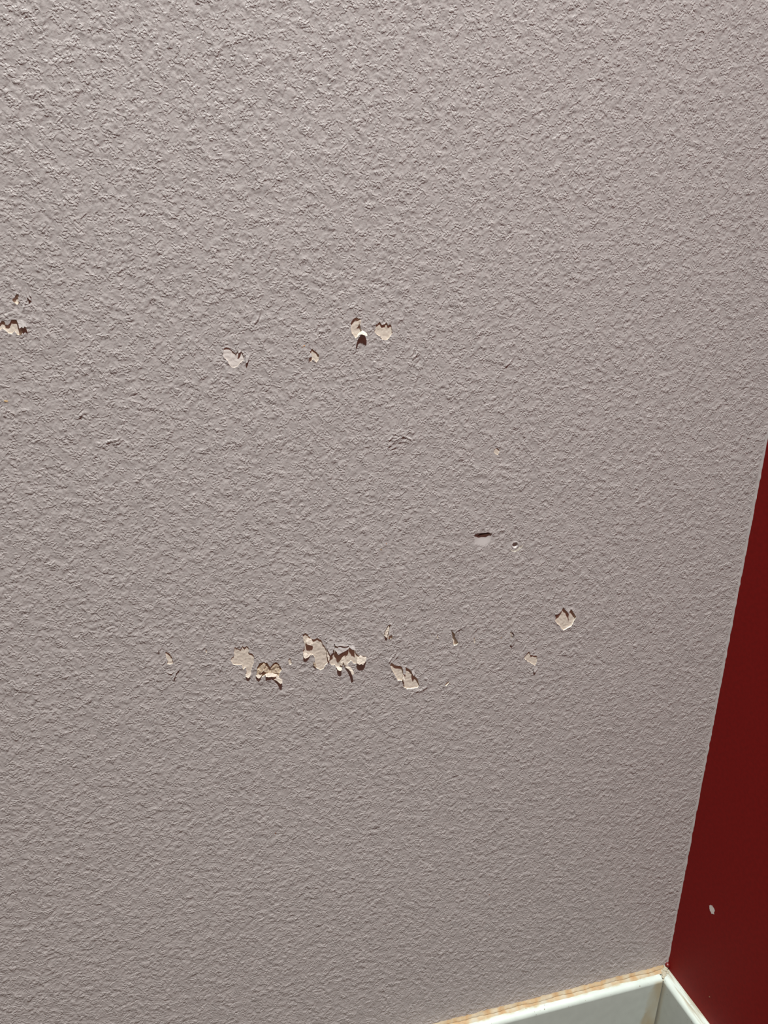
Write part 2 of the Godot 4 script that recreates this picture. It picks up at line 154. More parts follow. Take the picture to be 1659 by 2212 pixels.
# ---------------------------------------------------------------- camera, light, exposure
func view() -> void:
	var cam := Camera3D.new()
	cam.name = "camera"
	cam.keep_aspect = Camera3D.KEEP_HEIGHT
	cam.fov = 67.35
	cam.near = 0.01
	cam.transform = Transform3D(Basis(Vector3(0.95592, 0.04161, 0.29066), Vector3(0.04679, 0.95567, -0.29070), Vector3(-0.28988, 0.29149, 0.91159)).orthonormalized(), Vector3(-0.6014, 0.9246, 0.62))
	add_child(cam)
	var env := Environment.new()
	env.background_mode = Environment.BG_COLOR
	env.background_color = Color(0, 0, 0)
	env.tonemap_mode = Environment.TONE_MAPPER_LINEAR
	env.tonemap_exposure = 1.0
	env.sdfgi_enabled = true
	env.ssao_enabled = true
	env.ssil_enabled = true
	var we := WorldEnvironment.new()
	we.name = "environment"
	we.environment = env
	add_child(we)


func downlights() -> void:
	# one close to the grey wall, washing it from above; an unseen warmer one added further in to fill the shadows
	downlight(Vector3(-0.52, 3.5, 0.86), M.glow, Color(0.955, 0.998, 0.99), 23.0, 42.0, "round white ceiling downlight with a cool glowing diffuser, close to the grey wall")
	downlight(Vector3(-2.0, 3.5, 3.0), M.added_glow_warm, Color(1.0, 0.78, 0.62), 5.2, 68.0, "unseen warm downlight added amid the ceiling as fill light, round and white with a glowing diffuser")


func downlight(at: Vector3, glow: Material, tint: Color, energy: float, cone: float, label: String) -> void:
	var t := Node3D.new()
	t.name = "ceiling_downlight" if not has_node("ceiling_downlight") else "ceiling_downlight_001"
	t.position = at
	add_child(t)
	t.set_meta("label", label)
	t.set_meta("category", "lamp")
	t.set_meta("group", "ceiling downlights")
	put(lathe([Vector2(0.105, 0.0), Vector2(0.105, -0.006), Vector2(0.100, -0.012), Vector2(0.078, -0.016), Vector2(0.070, -0.012), Vector2(0.068, 0.0)], 48), "trim_ring", M.white, t)
	put(lathe([Vector2(0.068, -0.006), Vector2(0.060, -0.013), Vector2(0.040, -0.019), Vector2(0.018, -0.022), Vector2(0.0001, -0.0225)], 48), "diffuser", glow, t)
	var l := SpotLight3D.new()
	l.name = "lamp_light"
	l.position = Vector3(0, -0.03, 0)
	l.rotation_degrees = Vector3(-90, 0, 0)
	l.spot_angle = cone
	l.spot_angle_attenuation = 1.0
	l.spot_range = 9.0
	l.spot_attenuation = 2.0
	l.light_color = tint
	l.light_energy = energy
	l.light_size = 0.06
	l.shadow_enabled = true
	t.add_child(l)


# ---------------------------------------------------------------- materials
func ramp(colors: Array, freq: float, seed_: int, size := 256, octaves := 4) -> NoiseTexture2D:
	var n := FastNoiseLite.new()
	n.noise_type = FastNoiseLite.TYPE_SIMPLEX_SMOOTH
	n.seed = seed_
	n.frequency = freq
	n.fractal_octaves = octaves
	var g := Gradient.new()
	var off := PackedFloat32Array()
	var cols := PackedColorArray()
	for i in colors.size():
		off.append(float(i) / (colors.size() - 1))
		cols.append(colors[i])
	g.offsets = off
	g.colors = cols
	var t := NoiseTexture2D.new()
	t.width = size
	t.height = size
	t.seamless = true
	t.noise = n
	t.color_ramp = g
	return t


func mat(tex, rough: float, tile_mm: float, col := Color.WHITE, spec := 0.5) -> StandardMaterial3D:
	var m := StandardMaterial3D.new()
	m.albedo_color = col
	if tex:
		m.albedo_texture = tex
		m.uv1_triplanar = true
		m.uv1_world_triplanar = true
		m.uv1_scale = Vector3.ONE * (1000.0 / tile_mm)
	m.roughness = rough
	m.metallic_specular = spec
	return m


func tone(c: Color, k: float) -> Color:
	return Color(c.r * k, c.g * k, c.b * k)


func make_materials() -> void:
	var mauve := Color8(182, 171, 169)
	M.paint = mat(ramp([tone(mauve, 0.97), mauve, tone(mauve, 1.025)], 0.02, 5, 512), 0.41, 200.0, Color.WHITE, 0.36)
	M.film = M.paint.duplicate()
	M.paint.uv1_triplanar = false          # the grey wall carries its own coordinates, 200 mm a tile
	M.paint.uv1_scale = Vector3.ONE
	M.paint.heightmap_enabled = true
	M.paint.heightmap_texture = stipple_map(1.3, 1.8)
	M.paint.heightmap_scale = 0.022
	var cream := Color8(221, 204, 191)
	M.paper = mat(ramp([tone(cream, 0.86), cream, tone(cream, 1.05)], 0.06, 6), 0.85, 14.0, Color.WHITE, 0.3)
	var pinkish := Color8(222, 209, 204)
	M.pink = mat(ramp([tone(pinkish, 0.94), pinkish, tone(pinkish, 1.03)], 0.05, 7), 0.8, 18.0, Color.WHITE, 0.3)
	M.brown = mat(ramp([Color8(140, 100, 70), Color8(203, 182, 160), Color8(221, 204, 191)], 0.03, 8), 0.85, 12.0, Color.WHITE, 0.3)
	var dust := Color8(206, 198, 190)
	M.dark = mat(ramp([tone(dust, 0.9), dust], 0.05, 9), 0.9, 10.0, Color.WHITE, 0.2)
	var rim := Color8(226, 216, 204)
	M.edge = mat(ramp([tone(rim, 0.92), rim], 0.06, 10), 0.7, 10.0, Color.WHITE, 0.3)
	var red := Color8(124, 11, 7)
	M.red = mat(ramp([tone(red, 0.93), red, Color8(130, 15, 11)], 0.03, 11, 512), 0.6, 90.0, Color.WHITE, 0.3)
	M.red_blob = mat(null, 0.4, 1.0, Color8(96, 12, 9))
	var chalk := Color8(222, 222, 214)
	M.white = mat(ramp([tone(chalk, 0.96), chalk], 0.02, 12), 0.45, 60.0)
	M.ceiling = mat(ramp([Color8(226, 222, 216), Color8(236, 232, 226)], 0.02, 13), 0.9, 200.0)
	M.floor = mat(ramp([Color8(42, 34, 30), Color8(50, 41, 36), Color8(58, 48, 42)], 0.02, 14), 0.5, 300.0)
	M.orange = mat(null, 0.6, 1.0, Color8(235, 165, 95))
	M.tan = mat(null, 0.7, 1.0, Color8(206, 172, 128))
	M.rust = mat(null, 0.7, 1.0, Color8(140, 88, 58))
	M.caulk = mat(ramp([Color8(160, 120, 84), Color8(172, 142, 108), Color8(178, 162, 140), Color8(176, 168, 156)], 0.012, 15, 512, 3), 0.75, 90.0, Color.WHITE, 0.3)
	M.filler = mat(ramp([Color8(150, 136, 116), Color8(180, 172, 156)], 0.05, 16), 0.7, 14.0, Color.WHITE, 0.3)
	var g := StandardMaterial3D.new()
	g.albedo_color = Color(0.9, 0.9, 0.88)
	g.emission_enabled = true
	g.emission = Color(0.955, 0.995, 0.99)
	g.emission_energy_multiplier = 4.0
	M.glow = g
	M.added_glow_warm = g.duplicate()  # diffuser of the added fill downlight
	M.added_glow_warm.emission = Color(1.0, 0.78, 0.62)


# ---------------------------------------------------------------- shape helpers
func put(st: SurfaceTool, called: String, m: Material, parent: Node, label := "") -> MeshInstance3D:
	var o := MeshInstance3D.new()
	o.name = called
	o.mesh = st.commit()
	o.material_override = m
	o.cast_shadow = GeometryInstance3D.SHADOW_CASTING_SETTING_ON
	if label:
		o.set_meta("label", label)
	parent.add_child(o, true)
	return o


func lathe(profile: Array, n: int) -> SurfaceTool:
	var st := SurfaceTool.new()
	st.begin(Mesh.PRIMITIVE_TRIANGLES)
	for k in profile.size() - 1:
		for i in n:
			var a := TAU * i / n
			var b := TAU * (i + 1) / n
			var p: Vector2 = profile[k]
			var q: Vector2 = profile[k + 1]
			var v := [Vector3(p.x * cos(a), p.y, p.x * sin(a)), Vector3(p.x * cos(b), p.y, p.x * sin(b)), Vector3(q.x * cos(b), q.y, q.x * sin(b)), Vector3(q.x * cos(a), q.y, q.x * sin(a))]
			for j in [0, 1, 2, 0, 2, 3]:
				st.add_vertex(v[j])
	st.generate_normals()
	return st


func block(lo: Vector3, hi: Vector3) -> SurfaceTool:
	var b := BoxMesh.new()
	b.size = hi - lo
	var st := SurfaceTool.new()
	st.begin(Mesh.PRIMITIVE_TRIANGLES)
	st.append_from(b, 0, Transform3D(Basis(), (lo + hi) * 0.5))
	return st


func structure(st: SurfaceTool, called: String, m: Material, label: String) -> MeshInstance3D:
	var o := put(st, called, m, self, label)
	o.set_meta("kind", "structure")
	return o


func points(flat: Array) -> PackedVector2Array:
	var p := PackedVector2Array()
	for i in flat.size() / 2:
		p.append(Vector2(flat[2 * i], flat[2 * i + 1]))
	return p


func jagged(p: PackedVector2Array, amount: float) -> PackedVector2Array:
	# tears a smooth outline: midpoints are moved sideways, twice
	var cur := p
	for level in 2:
		var nxt := PackedVector2Array()
		for i in cur.size():
			var a := cur[i]
			var b := cur[(i + 1) % cur.size()]
			nxt.append(a)
			if a.distance_to(b) > 0.9:
				var side := (b - a).normalized().orthogonal()
				nxt.append(a.lerp(b, rng.randf_range(0.35, 0.65)) + side * rng.randf_range(-amount, amount) * minf(1.0, a.distance_to(b) / 2.0))
		cur = nxt
	return cur


func box_of(p: PackedVector2Array) -> Rect2:
	var r := Rect2(p[0], Vector2.ZERO)
	for q in p:
		r = r.expand(q)
	return r


func edge_distance(q: Vector2, p: PackedVector2Array) -> float:
	var best := 1e9
	for i in p.size():
		best = minf(best, q.distance_squared_to(Geometry2D.get_closest_point_to_segment(q, p[i], p[(i + 1) % p.size()])))
	return sqrt(best)


func slope(zf: Callable, q: Vector2) -> Vector3:
	var e := 0.12
	var dx: float = (zf.call(q + Vector2(e, 0)) - zf.call(q - Vector2(e, 0))) / (2 * e)
	var dy: float = (zf.call(q + Vector2(0, e)) - zf.call(q - Vector2(0, e))) / (2 * e)
	return Vector3(-dx, -dy, 1).normalized()


func sheet(st: SurfaceTool, outline: PackedVector2Array, cell: float, zf: Callable, holes := [], drop := 0.0, front := true) -> void:
	# fills an outline on the wall (mm) with small facets at the height that zf gives
	var r := box_of(outline)
	var nx := int(ceil(r.size.x / cell)) + 1
	var ny := int(ceil(r.size.y / cell)) + 1
	for j in ny:
		for i in nx:
			var o := r.position + Vector2(i, j) * cell
			var sq := PackedVector2Array([o, o + Vector2(cell, 0), o + Vector2(cell, cell), o + Vector2(0, cell)])
			var pieces := Geometry2D.intersect_polygons(sq, outline)
			for h in holes:
				var left := []
				for pc in pieces:
					left.append_array(Geometry2D.clip_polygons(pc, h))
				pieces = []
				for pc in left:
					pieces.append(pc)
			for pc in pieces:
				facets(st, pc, zf, drop, front)


func facets(st: SurfaceTool, pc: PackedVector2Array, zf: Callable, drop := 0.0, front := true) -> void:
	var tri := Geometry2D.triangulate_polygon(pc)
	for k in tri.size() / 3:
		var a := pc[tri[3 * k]]
		var b := pc[tri[3 * k + 1]]
		var c := pc[tri[3 * k + 2]]
		var ccw := (b - a).cross(c - a) > 0.0
		var order := [a, c, b] if ccw == front else [a, b, c]
		for q in order:
			var n := slope(zf, q)
			st.set_normal(n if front else -n)
			st.set_uv(Vector2(q.x, -q.y) * 0.005)
			st.add_vertex(Vector3(q.x, q.y, zf.call(q) - drop) * 0.001)


func rim(st: SurfaceTool, outline: PackedVector2Array, top: Callable, low: Callable, inward: bool) -> void:
	var n := outline.size()
	var cw := Geometry2D.is_polygon_clockwise(outline)
	for i in n:
		var a := outline[i]
		var b := outline[(i + 1) % n]
		var parts := maxi(1, int(a.distance_to(b) / 0.5))
		for k in parts:
			var p := a.lerp(b, float(k) / parts)
			var q := a.lerp(b, float(k + 1) / parts)
			var d := (q - p).normalized()
			var out := Vector3(d.y, -d.x, 0)
			if cw != inward:
				out = -out
			out = -out
			var v := [Vector3(p.x, p.y, top.call(p)), Vector3(q.x, q.y, top.call(q)), Vector3(q.x, q.y, low.call(q)), Vector3(p.x, p.y, low.call(p))]
			var face: Vector3 = (v[1] - v[0]).cross(v[2] - v[0])
			var order := [0, 1, 2, 0, 2, 3] if face.dot(out) < 0.0 else [0, 2, 1, 0, 3, 2]
			for j in order:
				st.set_normal(out)
				st.add_vertex(v[j] * 0.001)


# ---------------------------------------------------------------- the room shell
func room() -> void:
	structure(block(Vector3(-4.6, -0.1, -0.12), Vector3(0.12, 0, 5.12)), "floor", M.floor, "dark brown floor below the baseboards")
	structure(block(Vector3(-4.6, 3.5, -0.12), Vector3(0.12, 3.6, 5.12)), "ceiling", M.ceiling, "plain white ceiling holding the downlight")
	structure(block(Vector3(-4.6, 0, 5.0), Vector3(0.12, 3.5, 5.12)), "wall_front", M.red, "plain red wall across the room")
	structure(block(Vector3(-4.72, 0, -0.12), Vector3(-4.6, 3.5, 5.12)), "wall_far", M.film, "plain grey wall opposite the red one")


# ---------------------------------------------------------------- the textured grey wall
func relief(x: float, y: float) -> float:
	# rolled paint: flat islands that sag into steep lower lips; the finer stipple between them is in the paint's height map
	var a := big.get_noise_2d(x, y)
	a = big.get_noise_2d(x, y + 1.6 * a)
	var b := mid.get_noise_2d(x, y)
	b = mid.get_noise_2d(x, y + 0.7 * b)
	var m := smoothstep(-0.3, 0.3, patchy.get_noise_2d(x, y))
	var low := smoothstep(520.0, 220.0, y)   # laid on thicker near the baseboard
	return (0.14 + 0.02 * low) * smoothstep(-0.12, 0.14, a) + (0.09 + 0.17 * m + 0.03 * low) * smoothstep(-0.2, 0.2, b) + 0.12 * wave.get_noise_2d(x, y)


func stipple_map(freq_mul: float, k: float) -> ImageTexture:
	# height of the fine stipple over a 200 mm tile, 0.2 mm a pixel: droplets that sag downwards, thick in some places and thin in others
	var size := 1024
	var layers := []
	for e in [[0.06, 1, 101], [0.15, 1, 102], [0.016, 2, 103]]:
		var n := FastNoiseLite.new()
		set_noise(n, e[2], e[0] * freq_mul, e[1], 0.0)
		var im := n.get_seamless_image(size, size, false, false, 0.1, false)
		im.convert(Image.FORMAT_L8)
		layers.append(im.get_data())
	var A: PackedByteArray = layers[0]
	var B: PackedByteArray = layers[1]
	var P: PackedByteArray = layers[2]
	var out := PackedFloat32Array()
	out.resize(size * size)
	for j in size:
		for i in size:
			var at := j * size + i
			var a0 := (A[at] - 128) / 128.0
			var r := j - k * a0
			var r0 := int(floor(r))
			var t := r - r0
			var up := ((r0 + size) % size) * size + i
			var dn := ((r0 + 1 + size) % size) * size + i
			var v := lerpf(A[up], A[dn], t) / 128.0 - 1.0
			var w := lerpf(B[up], B[dn], t) / 128.0 - 1.0
			var m := smoothstep(-0.3, 0.35, P[at] / 128.0 - 1.0)
			out[at] = (0.2 + 0.8 * m) * (smoothstep(-0.4, 0.35, v + 0.3 * w) + 0.16 * w)
	var img := Image.create_from_data(size, size, false, Image.FORMAT_RF, out.to_byte_array())
	return ImageTexture.create_from_image(img)


func dents(x: float, y: float, h: float) -> float:
	# a scooped dent under a slot, and a round crater
	var u := (x + 306.5) / 10.0
	var v := (698.6 - y) / 10.5
	var r := u * u + (v * v * 0.9 if v > 0.0 else v * v * 16.0)
	if r < 1.0:
		var w := smoothstep(1.0, 0.7, r)
		h = lerpf(h, 0.15 - 1.9 * (1.0 - r) * (1.0 - 0.55 * clampf(v, 0.0, 1.0)), w)
	var d := Vector2(x + 272.4, (y - 687.0) * 1.1).length()
	if d < 5.0:
		var ring := 0.55 * exp(-pow((d - 3.3) / 0.8, 2.0)) - 1.5 * smoothstep(3.1, 1.6, d) + 0.9 * exp(-pow(Vector2(x + 273.1, y - 687.4).length() / 0.8, 2.0))
		h = lerpf(h, ring, smoothstep(5.0, 3.1, d))
	return h


func height_at(q: Vector2) -> float:
	var fx := clampf((q.x - X0) / STEP, 0.0, NX - 1.001)
	var fy := clampf((q.y - Y0) / STEP, 0.0, NY - 1.001)
	var i := int(fx)
	var j := int(fy)
	fx -= i
	fy -= j
	var k := j * NX + i
	return lerpf(lerpf(H[k], H[k + 1], fx), lerpf(H[k + NX], H[k + NX + 1], fx), fy)


func set_noise(n: FastNoiseLite, seed_: int, freq: float, octaves: int, warp: float) -> void:
	n.noise_type = FastNoiseLite.TYPE_SIMPLEX_SMOOTH
	n.seed = seed_
	n.frequency = freq
	n.fractal_type = FastNoiseLite.FRACTAL_FBM if octaves > 1 else FastNoiseLite.FRACTAL_NONE
	n.fractal_octaves = octaves
	if warp > 0.0:
		n.domain_warp_enabled = true
		n.domain_warp_type = FastNoiseLite.DOMAIN_WARP_SIMPLEX_REDUCED
		n.domain_warp_frequency = freq * 1.6
		n.domain_warp_amplitude = warp
		n.domain_warp_fractal_type = FastNoiseLite.DOMAIN_WARP_FRACTAL_NONE


func grid(xa: float, ya: float, step: float, nx: int, ny: int, hs: PackedFloat32Array, skip: Dictionary) -> Array:
	var pos := PackedVector3Array()
	var nor := PackedVector3Array()
	var uvs := PackedVector2Array()
	uvs.resize(nx * ny)
	pos.resize(nx * ny)
	nor.resize(nx * ny)
	for j in ny:
		for i in nx:
			var k := j * nx + i
			pos[k] = Vector3(xa + i * step, ya + j * step, hs[k]) * 0.001
			uvs[k] = Vector2(xa + i * step, -ya - j * step) * 0.005
			var l := k - 1 if i > 0 else k
			var r := k + 1 if i < nx - 1 else k
			var d := k - nx if j > 0 else k
			var u := k + nx if j < ny - 1 else k
			nor[k] = Vector3((hs[l] - hs[r]) / (2.0 * step), (hs[d] - hs[u]) / (2.0 * step), 1.0).normalized()
	var idx := PackedInt32Array()
	idx.resize((nx - 1) * (ny - 1) * 6)
	var n := 0
	for j in ny - 1:
		for i in nx - 1:
			var k := j * nx + i
			if not skip.is_empty() and skip.has(k):
				continue
			idx[n] = k
			idx[n + 1] = k + nx
			idx[n + 2] = k + nx + 1
			idx[n + 3] = k
			idx[n + 4] = k + nx + 1
			idx[n + 5] = k + 1
			n += 6
	idx.resize(n)
	var arr := []
	arr.resize(Mesh.ARRAY_MAX)
	arr[Mesh.ARRAY_VERTEX] = pos
	arr[Mesh.ARRAY_NORMAL] = nor
	arr[Mesh.ARRAY_TEX_UV] = uvs
	arr[Mesh.ARRAY_INDEX] = idx
	return arr


func rough_grid(xa: float, ya: float, step: float, nx: int, ny: int) -> Array:
	var hs := PackedFloat32Array()
	hs.resize(nx * ny)
	for j in ny:
		for i in nx:
			hs[j * nx + i] = relief(xa + i * step, ya + j * step)
	return grid(xa, ya, step, nx, ny, hs, {})


func grey_wall() -> void:
	set_noise(big, 3, 0.085, 2, 2.0)
	set_noise(mid, 14, 0.17, 2, 1.2)
	set_noise(fine, 25, 0.42, 1, 0.8)
	set_noise(patchy, 36, 0.045, 2, 0.0)
	set_noise(wave, 47, 0.012, 2, 0.0)
	H.resize(NX * NY)
	for j in NY:
		var y := Y0 + j * STEP
		for i in NX:
			H[j * NX + i] = relief(X0 + i * STEP, y)
	# scuffs: narrow ridges and grooves
	for s in STROKES:
		var line := points(s[2])
		var bb := box_of(line).grow(s[0] * 3.0 + 1.0)
		for j in range(maxi(0, int((bb.position.y - Y0) / STEP)), mini(NY - 1, int((bb.end.y - Y0) / STEP) + 1)):
			for i in range(maxi(0, int((bb.position.x - X0) / STEP)), mini(NX - 1, int((bb.end.x - X0) / STEP) + 1)):
				var q := Vector2(X0 + i * STEP, Y0 + j * STEP)
				var d := 1e9
				for k in line.size() - 1:
					d = minf(d, q.distance_to(Geometry2D.get_closest_point_to_segment(q, line[k], line[k + 1])))
				H[j * NX + i] += 1.2 * s[1] * exp(-pow(d / (s[0] * 0.95), 2.0))
	# dents
	for j in range(int((680.0 - Y0) / STEP), int((706.0 - Y0) / STEP)):
		for i in range(int((-320.0 - X0) / STEP), int((-262.0 - X0) / STEP)):
			var k := j * NX + i
			H[k] = dents(X0 + i * STEP, Y0 + j * STEP, H[k])
	# paint lifted along the torn edges, then the outlines are cut out of it
	var outlines := []
	for c in CHIPS:
		var p := jagged(points(c.p), 0.05 if c.m in ["dark", "pink"] else 0.32)
		outlines.append(p)
		var bb := box_of(p).grow(4.0)
		for j in range(maxi(0, int((bb.position.y - Y0) / STEP)), mini(NY - 1, int((bb.end.y - Y0) / STEP) + 1)):
			for i in range(maxi(0, int((bb.position.x - X0) / STEP)), mini(NX - 1, int((bb.end.x - X0) / STEP) + 1)):
				var q := Vector2(X0 + i * STEP, Y0 + j * STEP)
				var d := edge_distance(q, p)
				var uneven := 0.6 + 0.9 * maxf(0.0, mid.get_noise_2d(q.x * 0.7 + 300.0, q.y * 0.7))
				H[j * NX + i] += c.lift * uneven * exp(-d / 1.3)
	var dent_shapes := []
	for e in DENTS:
		dent_shapes.append(points(e))
	var cut := {}
	for p in outlines + dent_shapes:
		var bb := box_of(p)
		for j in range(maxi(0, int((bb.position.y - Y0) / STEP)), mini(NY - 1, int((bb.end.y - Y0) / STEP) + 1)):
			for i in range(maxi(0, int((bb.position.x - X0) / STEP)), mini(NX - 1, int((bb.end.x - X0) / STEP) + 1)):
				var k := j * NX + i
				var o := Vector2(X0 + i * STEP, Y0 + j * STEP)
				var sq := PackedVector2Array([o, o + Vector2(STEP, 0), o + Vector2(STEP, STEP), o + Vector2(0, STEP)])
				if not cut.has(k) and Geometry2D.intersect_polygons(sq, p).is_empty():
					continue
				var left := []
				for pc in cut.get(k, [sq]):
					left.append_array(Geometry2D.clip_polygons(pc, p))
				cut[k] = left
	var mesh := ArrayMesh.new()
	mesh.add_surface_from_arrays(Mesh.PRIMITIVE_TRIANGLES, grid(X0, Y0, STEP, NX, NY, H, cut))
	mesh.add_surface_from_arrays(Mesh.PRIMITIVE_TRIANGLES, rough_grid(X0 - 710.6, Y0, 2.2, 324, 684))
	mesh.add_surface_from_arrays(Mesh.PRIMITIVE_TRIANGLES, rough_grid(X0, Y0 + STEP * (NY - 1) - 0.3, 2.2, 361, 192))
	var st := SurfaceTool.new()
	st.begin(Mesh.PRIMITIVE_TRIANGLES)
	for k in cut:
		for pc in cut[k]:
			if pc.size() > 2 and not Geometry2D.is_polygon_clockwise(pc):
				facets(st, pc, height_at)
	# the torn-edge shreds and the body of the wall behind the paint
	mesh = st.commit(mesh)
	st.clear()
	st.begin(Mesh.PRIMITIVE_TRIANGLES)
	for b in [[Vector3(-4.6, 0, -0.12), Vector3(0.0, 3.5, -0.012)], [Vector3(-4.6, 0, -0.012), Vector3(-1.5, 3.5, 0.0002)], [Vector3(-1.5, 1.595, -0.012), Vector3(0, 3.5, 0.0002)], [Vector3(-1.5, 0, -0.012), Vector3(0, 0.097, 0.0)]]:
		var bm := BoxMesh.new()
		bm.size = b[1] - b[0]
		st.append_from(bm, 0, Transform3D(Basis(), (b[0] + b[1]) * 0.5))
	mesh = st.commit(mesh)
	var wall := MeshInstance3D.new()
	wall.name = "wall_left"
	wall.mesh = mesh
	wall.material_override = M.paint
	wall.set_meta("kind", "structure")
	wall.set_meta("label", "mauve-grey wall of lumpy rolled paint with two rows of chips")
	add_child(wall)

	# bared patches
	var patch_of := {}
	for c_i in CHIPS.size():
		var c: Dictionary = CHIPS[c_i]
		var p: PackedVector2Array = outlines[c_i]
		var deep: float = c.d
		var dimple := func(q: Vector2) -> float: return -deep + 0.1 * fine.get_noise_2d(q.x * 0.6 + 90.0, q.y * 0.6) + (0.12 * mid.get_noise_2d(q.x * 0.5, q.y * 0.5 + 60.0) if c.m != "pink" else 0.0) + (0.5 * mid.get_noise_2d(q.x, q.y) if c.m == "brown" else 0.0)
		if c.id == "crescent":
			dimple = func(q: Vector2) -> float: return height_at(q) - 0.12
		var ps := SurfaceTool.new()
		ps.begin(Mesh.PRIMITIVE_TRIANGLES)
		sheet(ps, p, 0.6, dimple)
		var called := "scuff_hole" if c.m == "dark" else "plaster_patch"
		var o := put(ps, called, M[c.m], wall, c.label)
		ps = SurfaceTool.new()
		ps.begin(Mesh.PRIMITIVE_TRIANGLES)
		rim(ps, p, height_at, dimple, true)
		put(ps, "paint_edge", M.dark if c.m == "dark" else M.edge, o)
		if not patch_of.has(c.id):
			patch_of[c.id] = o
	# the two dents
	for k in 2:
		var ds := SurfaceTool.new()
		ds.begin(Mesh.PRIMITIVE_TRIANGLES)
		var holes := []
		for c_i in CHIPS.size():
			if CHIPS[c_i].id == ("slot" if k == 0 else "crescent"):
				holes.append(outlines[c_i])
		sheet(ds, dent_shapes[k], 0.6, dent_height, holes)
		put(ds, "dent", M.film, wall, "smooth scooped dent below a dark slot" if k == 0 else "small round crater with a raised lip")
	# loose flakes
	for f in FLAKES:
		var p := jagged(points(f.p), 0.22)
		var run: Vector2 = f.t - f.a
		var reach := run.length()
		run /= reach
		var lift: float = f.lift
		var power: float = f.pow
		var hinge: Vector2 = f.a
		var z0: float = f.z0 + minf(0.5, height_at(hinge))
		var bend := func(q: Vector2) -> float:
			var s := clampf((q - hinge).dot(run) / reach, 0.0, 1.15)
			return z0 + lift * pow(s + 0.0001, power) + 0.22 * mid.get_noise_2d(q.x * 1.3 + 40.0, q.y * 1.3) + 0.08 * fine.get_noise_2d(q.x, q.y + 200.0)
		var under := func(q: Vector2) -> float: return bend.call(q) - 0.28
		var fs := SurfaceTool.new()
		fs.begin(Mesh.PRIMITIVE_TRIANGLES)
		sheet(fs, p, 0.55, bend)
		sheet(fs, p, 0.55, bend, [], 0.28, false)
		rim(fs, p, bend, under, false)
		put(fs, "paint_flake" if f.m == "film" else "paper_flake", M[f.m], patch_of[f.of], f.label)
	# specks of old paint and dirt
	for s in SPECKS:
		var p := PackedVector2Array()
		for k in 9:
			var a := TAU * k / 9.0
			p.append(Vector2(s[0] + s[2] * cos(a) * rng.randf_range(0.7, 1.15), s[1] + s[3] * sin(a) * rng.randf_range(0.7, 1.15)))
		var ss := SurfaceTool.new()
		ss.begin(Mesh.PRIMITIVE_TRIANGLES)
		var top := func(q: Vector2) -> float: return height_at(q) + 0.12
		var low := func(q: Vector2) -> float: return height_at(q) - 0.2
		sheet(ss, p, 0.5, top)
		rim(ss, p, top, low, false)
		put(ss, "paint_speck", M[s[4]], wall, {"orange": "tiny orange speck", "tan": "tan stain spot", "rust": "tiny rust-brown speck"}[s[4]])
	# the wavering bead of grey paint where the wall meets the red one
	var bs := SurfaceTool.new()
	bs.begin(Mesh.PRIMITIVE_TRIANGLES)
	bs.set_smooth_group(0)
	var ring_before := []
	for k in 1150:
		var y := 102.0 + k * 1.3
		var w := 0.75 + 0.75 * mid.get_noise_1d(y * 0.32) + 0.28 * fine.get_noise_1d(y * 0.4 + 70.0)
		w = maxf(0.15, w)
		var h := 0.45 + 0.12 * mid.get_noise_1d(y)
		var ring_now := [Vector3(-2.6, y, -0.15), Vector3(-1.6, y, 0.25 + h * 0.3), Vector3(-0.7, y, 0.3 + h * 0.7 + 0.15 * w), Vector3(-0.22, y, 0.35 + 0.75 * w), Vector3(-0.12, y, w + 0.35), Vector3(0.02, y, w + 0.5)]
		if k > 0:
			for i in 5:
				for v in [ring_before[i], ring_now[i], ring_now[i + 1], ring_before[i], ring_now[i + 1], ring_before[i + 1]]:
					bs.add_vertex(v * 0.001)
		ring_before = ring_now
	bs.generate_normals()
	put(bs, "paint_bead", M.film, wall, "wavering bead of grey paint along the room corner")


func dent_height(q: Vector2) -> float:
	return height_at(q)


